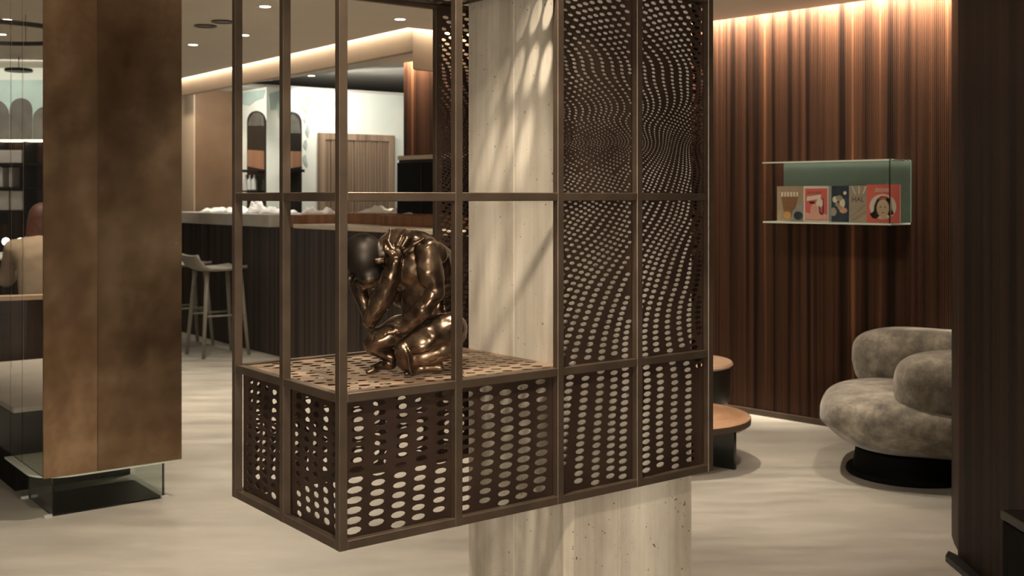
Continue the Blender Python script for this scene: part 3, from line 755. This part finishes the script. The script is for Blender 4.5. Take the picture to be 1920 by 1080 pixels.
# person: seated, back to us, leaning left over the table
def pc(a, b_, ra, rb): return ('c', a, b_, ra, rb)
px0, py0 = -3.37, 8.05
def mk(prims, k, name, mat, par, lo, hi, h=.011): 
    v_, f_ = sdf_mesh([(k, prims)], lo, hi, h, .01); return np_mesh(name, v_, f_, mat, par)
per = thing('person', 'person with red brown hair in a beige jacket sitting in the booth, seen from behind', 'person', (px0, py0, 0), math.radians(12))
lo, hi = (-.55, -.35, -.02), (.45, .75, 1.42)
bodyp = [('e', (0, 0, .55), (.19, .15, .14)), pc((0, .01, .58), (-.02, .05, .95), .155, .17), ('e', (-.02, .06, 1.0), (.20, .12, .13)), pc((-.02, .07, 1.05), (-.02, .10, 1.14), .062, .055),
         pc((-.21, .05, 1.03), (-.29, .20, .80), .062, .05), pc((-.29, .20, .80), (-.20, .42, .86), .048, .036), pc((.18, .06, 1.03), (.25, .20, .80), .062, .05), pc((.25, .20, .80), (.14, .42, .86), .048, .036),
         pc((-.10, .02, .54), (-.13, .42, .52), .10, .075), pc((.10, .02, .54), (.13, .42, .52), .10, .075), pc((-.13, .42, .52), (-.13, .44, .08), .07, .045), pc((.13, .42, .52), (.13, .44, .08), .07, .045),
         pc((-.13, .44, .05), (-.13, .60, .035), .045, .035), pc((.13, .44, .05), (.13, .60, .035), .045, .035)]
mk(bodyp, .05, 'body', 'jacket', per, lo, hi)
headp = [('e', (-.02, .13, 1.225), (.078, .098, .112)), ('e', (-.02, .215, 1.20), (.018, .02, .022)), ('e', (-.02, .19, 1.15), (.05, .045, .04)), ('e', (-.095, .13, 1.21), (.012, .022, .03)), ('e', (.055, .13, 1.21), (.012, .022, .03))]
mk(headp, .02, 'head', 'skin', per, (-.25, -.1, 1.0), (.2, .35, 1.42), .007)
hairp = [('e', (-.02, .105, 1.255), (.098, .105, .105)), ('e', (-.02, .055, 1.17), (.098, .065, .12)), ('e', (-.06, .04, 1.08), (.065, .05, .09)), ('e', (.03, .04, 1.09), (.06, .05, .09)), ('e', (-.085, .09, 1.16), (.035, .05, .09)), ('e', (.05, .09, 1.16), (.035, .05, .09))]
mk(hairp, .03, 'hair', 'red_hair', per, (-.3, -.15, .9), (.25, .35, 1.45), .007)
for sx in (-1, 1):
    hx = -.19 if sx < 0 else .13
    hp = [('e', (hx, .47, .86), (.036, .05, .018))] + [pc((hx-.027+.018*i, .50, .86), (hx-.030+.020*i, .565-abs(i-1.5)*.008, .845), .009, .007) for i in range(4)] + [pc((hx-sx*.03, .45, .855), (hx-sx*.055, .51, .85), .010, .008)]
    mk(hp, .012, 'hand', 'skin', per, (hx-.12, .38, .78), (hx+.12, .62, .92), .005)
tb = thing('white_table', 'small white topped table in front of the seated person', 'table', (-4.02, 8.78, 0), 0)
lathe('table_top', [(.0, .92), (.36, .92), (.375, .935), (.36, .95), (0.0, .95)], 'white_cloth', tb, 40)
lathe('pedestal', [(.20, 0), (.20, .015), (.03, .03), (.03, .91), (.09, .918)], 'black_metal', tb, 24)
for i_, (gx, gy, lb) in enumerate(((-3.80, 8.66, 'glowing white globe lamp on the small table, nearer the person'), (-3.93, 8.70, 'glowing white globe lamp on the small table, further left'))):
    t = thing('table_lamp', lb, 'lamp', (gx, gy, .9505), 0, 'globe table lamps')
    lathe('stem', [(.03, 0), (.03, .008), (.008, .012), (.008, .07)], 'grey_bottle', t, 16)
    lathe('globe', [(.004, .071), (.022, .08), (.03, .102), (.022, .124), (.004, .133)], 'lamp_white', t, 20)
# ceiling fittings on the left
rg = thing('ring_lamp', 'large thin dark ring lamp hanging under the ceiling at the far left', 'ring lamp', (-3.05, 6.55, 2.36))
bm = bmesh.new(); rings = []
for k_ in range(64):
    a = 2*math.pi*k_/64; rr_ = .48
    rings.append([bm.verts.new(((rr_+dx)*math.cos(a), (rr_+dx)*math.sin(a), dz)) for dx, dz in ((-.012, -.012), (.012, -.012), (.012, .012), (-.012, .012))])
for k_ in range(64):
    for j in range(4): bm.faces.new([rings[k_][j], rings[k_][(j+1) % 4], rings[(k_+1) % 64][(j+1) % 4], rings[(k_+1) % 64][j]])
bm_obj('ring', bm, 'black_metal', rg)
for a in (90, 210, 330): tube('cable', [(.48*math.cos(math.radians(a)), .48*math.sin(math.radians(a)), .012), (.48*math.cos(math.radians(a)),   .48*math.sin(math.radians(a)), .187)], .002, 'black_metal', rg, 6)
pd = thing('disc_pendant', 'small flat dark disc pendant hanging before the painted sky', 'pendant lamp', (-4.05, 9.2, 2.44))
lathe('disc', [(.0, -.012), (.105, -.012), (.11, 0), (.105, .012), (0.0, .012)], 'black_metal', pd, 32)
tube('cable', [(0, 0, .012), (0, 0, .11)], .003, 'black_metal', pd, 6)

# ------------------------------------------------------------------ lounge furniture
def superell(name, c, r, e1, e2, mat, parent, rz=0, taper=0, tilt=0, nu=56, nv=32, bulge=0):
    sg = lambda v, e: math.copysign(abs(v)**e, v)
    vs = []; fs = []
    for j in range(nv+1):
        ph = -math.pi/2 + math.pi*j/nv
        for i in range(nu):
            th = 2*math.pi*i/nu
            x = sg(math.cos(ph), e1)*sg(math.cos(th), e2); y = sg(math.cos(ph), e1)*sg(math.sin(th), e2); z = sg(math.sin(ph), e1)
            k = 1 - taper*max(0, -z)
            x *= k; y *= k
            vs.append((x*r[0], y*r[1], z*r[2] + bulge*x))
    for j in range(nv):
        for i in range(nu): fs.append((j*nu+i, j*nu+(i+1) % nu, (j+1)*nu+(i+1) % nu, (j+1)*nu+i))
    o = mesh_obj(name, vs, fs, mat, parent, True); o.location = c; o.rotation_euler = (0, tilt, rz)
    bm = bmesh.new(); bm.from_mesh(o.data); bmesh.ops.remove_doubles(bm, verts=bm.verts, dist=1e-5); bm.to_mesh(o.data); bm.free()
    return o
ac = thing('armchair', 'plump mottled grey velvet armchair on a black disc base', 'armchair', (2.02, 5.68, 0), 0)
lathe('base', [(0, 0), (.31, 0), (.315, .008), (.31, .024), (.28, .028), (.265, .125), (0, .125)], 'matte_black', ac, 64)
superell('seat', (.10, .05, .265), (.52, .49, .158), .48, .66, 'mottled_velvet', ac, math.radians(-20), .30)
superell('arm', (.305, -.285, .45), (.46, .215, .20), .56, .64, 'mottled_velvet', ac, math.radians(-14), .10)
superell('backrest', (.29, .42, .485), (.45, .19, .19), .54, .62, 'mottled_velvet', ac, math.radians(-39), .08)
ct = thing('coffee_table', 'low round wood topped coffee table with dark panel legs', 'coffee table', (.857, 5.985, 0), 0)
lathe('table_top', [(0, .205), (.405, .205), (.41, .208), (.41, .237), (.405, .24), (0, .24)], 'table_wood', ct, 72)
lathe('rim', [(.4102, .206), (.4125, .206), (.4125, .2365), (.4102, .2365)], 'brown_leather', ct, 72)
pa = math.atan2(-.24, .29)
for a in (pa, pa+math.pi/2):
    o = box('panel_leg', (-.375, -.012, 0), (.375, .012, .204), 'black_gloss', ct); o.rotation_euler = (0, 0, a)
    if a != pa: o.scale = (.7, 1, .99)
pf = thing('pouf', 'dark round pouf with a lighter top beyond the coffee table', 'pouf', (.99, 6.78, 0), 0)
lathe('body', [(0, 0), (.26, 0), (.30, .04), (.325, .25), (.33, .385), (0, .385)], 'dark_panel', pf, 56)
lathe('top', [(0, .386), (.335, .386), (.345, .398), (.335, .412), (0, .415)], 'pouf_top', pf, 56)

# magazine rack on the wall ------------------------------------------------------
rk = thing('magazine_rack', 'glass wall rack with green back plate holding magazines', 'magazine rack', (W0.x, W0.y, 0), AW)
E0, E1, Z0, Z1, DP = .514, 1.35, 1.250, 1.606, .25
YW = -.0045                                            # wall face in local y
box('back_plate', (E0+.0, YW-.012, Z0), (E1, YW-.001, Z1), 'green_plate', rk, .001)
box('bottom_plate', (E0, YW-DP, Z0-.010), (E1, YW-.013, Z0), 'glass_edge', rk, .001)
box('top_plate', (E0, YW-DP, Z1-.002), (E1, YW-.013, Z1+.006), 'green_glass', rk, .001)
box('front_pane', (E0, YW-DP, Z0+.001), (E1-.007, YW-DP+.005, Z1-.003), 'clear_glass', rk)
box('side_pane', (E1-.006, YW-DP, Z0+.001), (E1, YW-.013, Z1-.003), 'clear_glass', rk)
box('edge_strip', (E1-.010, YW-DP-.004, Z0), (E1-.004, YW-DP-.0005, Z1), 'black_metal', rk)
box('edge_strip', (E0, YW-DP-.004, Z1-.002), (E1-.011, YW-DP-.0005, Z1+.006), 'glass_edge', rk)
DM = .11
mo = W0 + WN*DM
def mpx(px): return on_wall(px, 380, mo, AW)[0]
mags = [(1457, 1506, 'tan magazine with a brown tower shape on its cover, leftmost in the rack', 'cover_tan'), (1507, 1553, 'coral pink magazine with a white banner and border, second from left in the rack', 'paper'),
        (1555, 1592, 'dark blue magazine with pale patches in the middle of the rack', 'cover_navy'), (1593, 1630, 'pale stone magazine lettered in black, second from right in the rack', 'cover_stone'), (1627, 1689, 'coral magazine with a portrait in a white circle, rightmost in the rack', 'coral')]
MH = .215
def mag(i, xa, xb, lb, mat):
    a = mpx(xa); b_ = mpx(xb); p = wl(a, DM + (.012 if i == 4 else 0) )
    t = thing('magazine', lb, 'magazine', (p.x, p.y, Z0+.0005), AW, 'magazines in the glass rack')
    wdt = b_-a; h = MH + (.006 if i == 4 else 0)
    box('pages', (.002, .001, .001), (wdt-.001, .008, h-.002), 'paper', t)
    cv = box('cover', (0, -.0005, 0), (wdt, .0008, h), mat, t)
    return cv, wdt, h
def pr(name, t, pts, wdt, h, mat, lev=1):
    """print on a cover: outline in 0..1 cover coordinates"""
    return plate(name, [(x*wdt, z*h) for x, z in pts], -.0006-.0006*lev, -.0006-.0006*(lev-1), mat, t)
def ellp(cx, cz, rx, rz, n=24, a0=0, a1=360): return [(cx+rx*math.cos(math.radians(a0+(a1-a0)*i/n)), cz+rz*math.sin(math.radians(a0+(a1-a0)*i/n))) for i in range(n if a1-a0 == 360 else n+1)]
def text(t, s, x, z, size, mat, lev=3):
    cu = bpy.data.curves.new('lettering', 'FONT'); cu.body = s; cu.size = size; cu.extrude = .0002
    o = bpy.data.objects.new('lettering', cu); COL.objects.link(o)
    bpy.context.view_layer.update(); dg = bpy.context.evaluated_depsgraph_get()
    me = bpy.data.meshes.new_from_object(o.evaluated_get(dg)); bpy.data.objects.remove(o)
    me.materials.clear(); me.materials.append(M[mat]); o = bpy.data.objects.new('lettering', me); COL.objects.link(o); o.parent = t
    o.rotation_euler = (math.pi/2, 0, 0); o.location = (x, -.0006*lev-.0006, z); return o
T, wd_, h_ = mag(0, *mags[0])
pr('print_shape', T, [(.30, .12), (.62, .12), (.86, .80), (.14, .80)], wd_, h_, 'cover_brown')
pr('print_shape', T, [(.62, .30), (.98, .58), (.98, .05), (.55, .05)], wd_, h_, 'cover_grey', 2)
pr('print_shape', T, ellp(.40, .18, .14, .10), wd_, h_, 'cover_amber', 3)
pr('print_shape', T, ellp(.82, .16, .17, .12), wd_, h_, 'cover_navy', 3)
for k_ in range(6): pr('print_stroke', T, [(.17+k_*.115, .70), (.25+k_*.115, .70), (.25+k_*.115, .83), (.17+k_*.115, .83)], wd_, h_, 'paper', 4)   # worn, unreadable title
T, wd_, h_ = mag(1, *mags[1])
pr('print_field', T, [(.06, .03), (.97, .03), (.97, .93), (.06, .93)], wd_, h_, 'coral_deep')
pr('print_shape', T, [(.12, .58), (.70, .64), (.72, .76), (.14, .70)], wd_, h_, 'paper', 2)
pr('print_shape', T, ellp(.46, .30, .18, .20), wd_, h_, 'cover_pink', 2)
pr('print_shape', T, ellp(.66, .52, .14, .12), wd_, h_, 'paper', 3)
pr('print_shape', T, [(.22, .56), (.46, .56), (.44, .50), (.26, .50)], wd_, h_, 'ink', 3)
pr('print_shape', T, [(.78, .22), (.83, .22), (.82, .66), (.79, .66)], wd_, h_, 'ink', 4)
pr('print_shape', T, [(.62, .44), (.66, .44), (.70, .26), (.80, .22), (.78, .18), (.66, .22)], wd_, h_, 'ink', 4)
pr('print_shape', T, [(.08, .05), (.95, .05), (.95, .20), (.6, .26), (.3, .22), (.08, .26)], wd_, h_, 'cover_pink', 3)
for k_ in range(5): pr('print_stroke', T, [(.16+k_*.12, .78), (.24+k_*.12, .78), (.24+k_*.12, .845), (.16+k_*.12, .845)], wd_, h_, 'cover_brown', 3)   # faint, unreadable title
T, wd_, h_ = mag(2, *mags[2])
for (cx, cz, rx, rz, mt) in ((.30, .62, .13, .09, 'paper'), (.52, .66, .17, .08, 'cover_tan'), (.66, .52, .14, .13, 'paper'), (.55, .40, .12, .06, 'cover_amber'), (.22, .28, .16, .12, 'cover_stone'), (.72, .32, .2, .08, 'cover_pink'), (.80, .80, .08, .05, 'paper'), (.40, .48, .10, .06, 'cover_grey')):
    pr('print_shape', T, ellp(cx, cz, rx, rz, 14), wd_, h_, mt, 1+int(cx*10) % 3)
pr('print_shape', T, [(0, 0), (.12, 0), (.12, 1), (0, 1)], wd_, h_, 'cover_grey', 4)
T, wd_, h_ = mag(3, *mags[3])
for (a, b_, c_, d_) in (((.1, .98), (.16, .98), (.34, .76), (.28, .76)), ((.45, .99), (.51, .99), (.52, .78), (.46, .78)), ((.80, .99), (.88, .99), (.72, .78), (.66, .78)), ((.05, .16), (.05, .10), (.95, .50), (.95, .58)), ((.05, .05), (.3, .05), (.95, .28), (.95, .36))):
    pr('print_shape', T, [a, b_, c_, d_], wd_, h_, 'paper' if a[1] > .5 else 'cover_tan', 1)
text(T, 'HAL', wd_*.12, h_*.56, .042, 'ink', 3)
T, wd_, h_ = mag(4, *mags[4])
pr('print_circle', T, ellp(.49, .42, .40, .33, 40), wd_, h_, 'paper', 1)
pr('print_hair', T, [(.10, .22), (.22, .30), (.24, .46), (.32, .62), (.46, .70), (.62, .68), (.74, .58), (.76, .36), (.82, .24), (.70, .17), (.58, .26), (.40, .18), (.30, .10), (.18, .12)], wd_, h_, 'ink', 2)
pr('print_face', T, ellp(.50, .38, .19, .23, 28), wd_, h_, 'face_tone', 3)
pr('print_neck', T, [(.44, .20), (.60, .20), (.64, .10), (.46, .08)], wd_, h_, 'face_tone', 3)
pr('print_band', T, [(.34, .60), (.48, .68), (.62, .66), (.60, .60), (.48, .62)], wd_, h_, 'coral_deep', 4)
for ex in (.43, .57): pr('print_eye', T, ellp(ex, .41, .03, .014, 10), wd_, h_, 'ink', 4)
pr('print_mouth', T, ellp(.51, .26, .04, .016, 10), wd_, h_, 'coral_deep', 4)
pr('print_banner', T, [(.24, .80), (.68, .80), (.68, .90), (.28, .91)], wd_, h_, 'cover_pink', 1)

# black side table at the right edge with a white bowl
sb = thing('side_table', 'black glossy box side table cut by the right edge', 'side table', (1.413, 2.76, 0), math.radians(2))
box('body', (0.004, .004, 0), (.17, .44, .475), 'matte_black', sb, .003)
box('top', (0, 0, .478), (.175, .445, .505), 'black_metal', sb, .003)
bw = lathe('bowl', [(0, 0), (.03, 0), (.05, .02), (.055, .035), (.05, .035), (.03, .012), (0, .008)], 'white_cloth', None, 28); bw.location = (1.50, 3.06, .505)
tag(bw, 'small white bowl standing on the black side table', 'bowl')

# ------------------------------------------------------------------ downlights
def downlight(x, y, power, label, angle=75, color=WARM, size=.035, blend=.7, target=None, glow=True):
    t = thing('downlight', label, 'ceiling light', (x, y, CEIL), 0, 'recessed ceiling spots')
    lathe('ring', [(.034, -.001), (.046, -.001), (.046, -.006), (.034, -.006), (.034, -.001)], 'pale_slab', t, 24)
    lathe('lens', [(0, -.0015), (.033, -.0015), (.033, -.004), (0, -.004)], 'lens_glow' if glow else 'black_gloss', t, 24)
    if power: lamp('SPOT', (x, y, CEIL-.012), power, color, target or (x, y, 0), size, angle=angle, blend=blend)
    return t
def ceil_pt(px, py): d_ = (CEIL-EYE)*F/(HOR-py); return (px-960)/F*d_, d_
for (px, py, lb, pw) in ((362, 83, 'small glowing ceiling spot between the bronze case and the cage, lowest one', 160), (458, 65, 'small glowing ceiling spot just right of the left cage post', 120), (497, 11, 'small glowing ceiling spot near the top between two cage posts', 170), (750, 35, 'small glowing ceiling spot beside the bright ceiling corner', 90)):
    x, y = ceil_pt(px, py); downlight(x, y, pw, lb)
for (px, py, lb) in ((385, 48, 'dark unlit round ceiling recess, lower left of the pair'), (418, 40, 'dark unlit round ceiling recess, upper right of the pair')):
    x, y = ceil_pt(px, py); t = thing('ceiling_recess', lb, 'ceiling light', (x, y, CEIL), 0, 'dark round ceiling recesses')
    lathe('rim', [(.055, -.001), (.075, -.001), (.075, -.008), (.055, -.008), (.055, -.001)], 'black_metal', t, 28); lathe('disc', [(0, -.0015), (.054, -.0015), (.054, -.005), (0, -.005)], 'dark_panel', t, 28)
x, y = ceil_pt(14, 36); downlight(x, y, 120, 'small glowing ceiling spot above the ring lamp')
# unseen ceiling spots out of the frame
def cg(s, t): p = C0 + R*s + L*t; return p.x, p.y
x, y = cg(.40, -.10); downlight(x, y, 170, 'assumed ceiling spot right above the front of the cage', 70, WARM, .018)
x, y = cg(-.35, -.95); downlight(x, y, 230, 'added ceiling spot between the camera and the cage, aimed at the statue', 50, WARM, .09, .7, (-.25, 2.9, 1.05))
x, y = cg(1.0, -2.3); downlight(x, y, 110, 'added ceiling spot behind the camera aimed at the column', 50, WARM, .05, .8, (.35, 2.9, 1.1))
downlight(-1.5, 3.3, 190, 'added ceiling spot over the floor before the bronze case', 95, WARM, .05)
downlight(-1.0, 4.9, 180, 'added ceiling spot between the bronze case and the cage back', 95, WARM, .05)
downlight(.80, 6.12, 200, 'assumed ceiling spot above the coffee table', 75, WARM, .025)
downlight(1.75, 5.35, 95, 'added ceiling spot above the armchair', 85, WARM, .05)
downlight(1.0, 4.2, 75, 'added ceiling spot above the lounge entrance', 90, WARM, .05)
x, y = 1.15, 5.1; downlight(x, y, 90, 'added ceiling spot aimed at the magazine rack', 40, WARM, .05, .8, (2.0, 6.75, 1.42))
downlight(-3.6, 7.9, 60, 'added ceiling spot above the booth', 90, WARM, .05)
downlight(.6, -1.5, 60, 'added ceiling spot behind the camera on the right', 100, WARM, .05)
downlight(-1.8, -1.0, 60, 'added ceiling spot behind the camera on the left', 100, WARM, .05)
struct(box('wall_back', (-9, -4.6, 0), (6, -4.5, 2.55), 'beige_wall'), 'plain beige wall behind the camera')
wb = empty('assumed_window_1', (.6, -4.5, .80), 0); struct(wb, 'assumed large window behind the camera, added as frontal light')  # unseen window, assumed from the frontal light and added as its source
for (a, b_) in (((-1.28, 0, -.06), (1.28, .06, 0)), ((-1.28, 0, 1.5), (1.28, .06, 1.56)), ((-1.28, 0, .001), (-1.22, .06, 1.499)), ((1.22, 0, .001), (1.28, .06, 1.499)), ((-.02, 0, .001), (.02, .06, 1.499))): box('assumed_window_frame', a, b_, 'black_metal', wb)
box('assumed_window_pane', (-1.22, .01, 0), (1.22, .016, 1.5), 'lamp_white', wb)  # glowing pane of the assumed window
for (x, y, pw) in ((-1.9, 10.6, 75), (-2.6, 11.2, 60)):  # spots added for more bounce onto the ceiling over the bar
    downlight(x, y, pw, 'added ceiling spot behind the fascia over the bar, %s' % ('right one' if x > -2 else 'left one'), 100, NEUT, .05)
lamp('AREA', (-1.5, 11.6, 2.53), 20, NEUT, (-1.2, 12.6, 1.6), 1.6, .1)  # unseen lamp added to brighten the mural wall
lamp('AREA', (-3.1, 11.35, 2.535), 11, NEUT, (-2.75, 12.3, 1.5), .7, .1)  # unseen lamp added for the return side of the mural
lamp('SPOT', (-3.75, 11.2, 2.54), 45, WARM, (-3.55, 12.3, 1.2), .05, angle=110)  # unseen spot added to brighten the beige pillar face
lamp('AREA', (-4.6, 9.3, 2.52), 8, NEUT, (-4.7, 10.0, 1.8), 1.4, .1)  # unseen lamp added over the painted sky wall
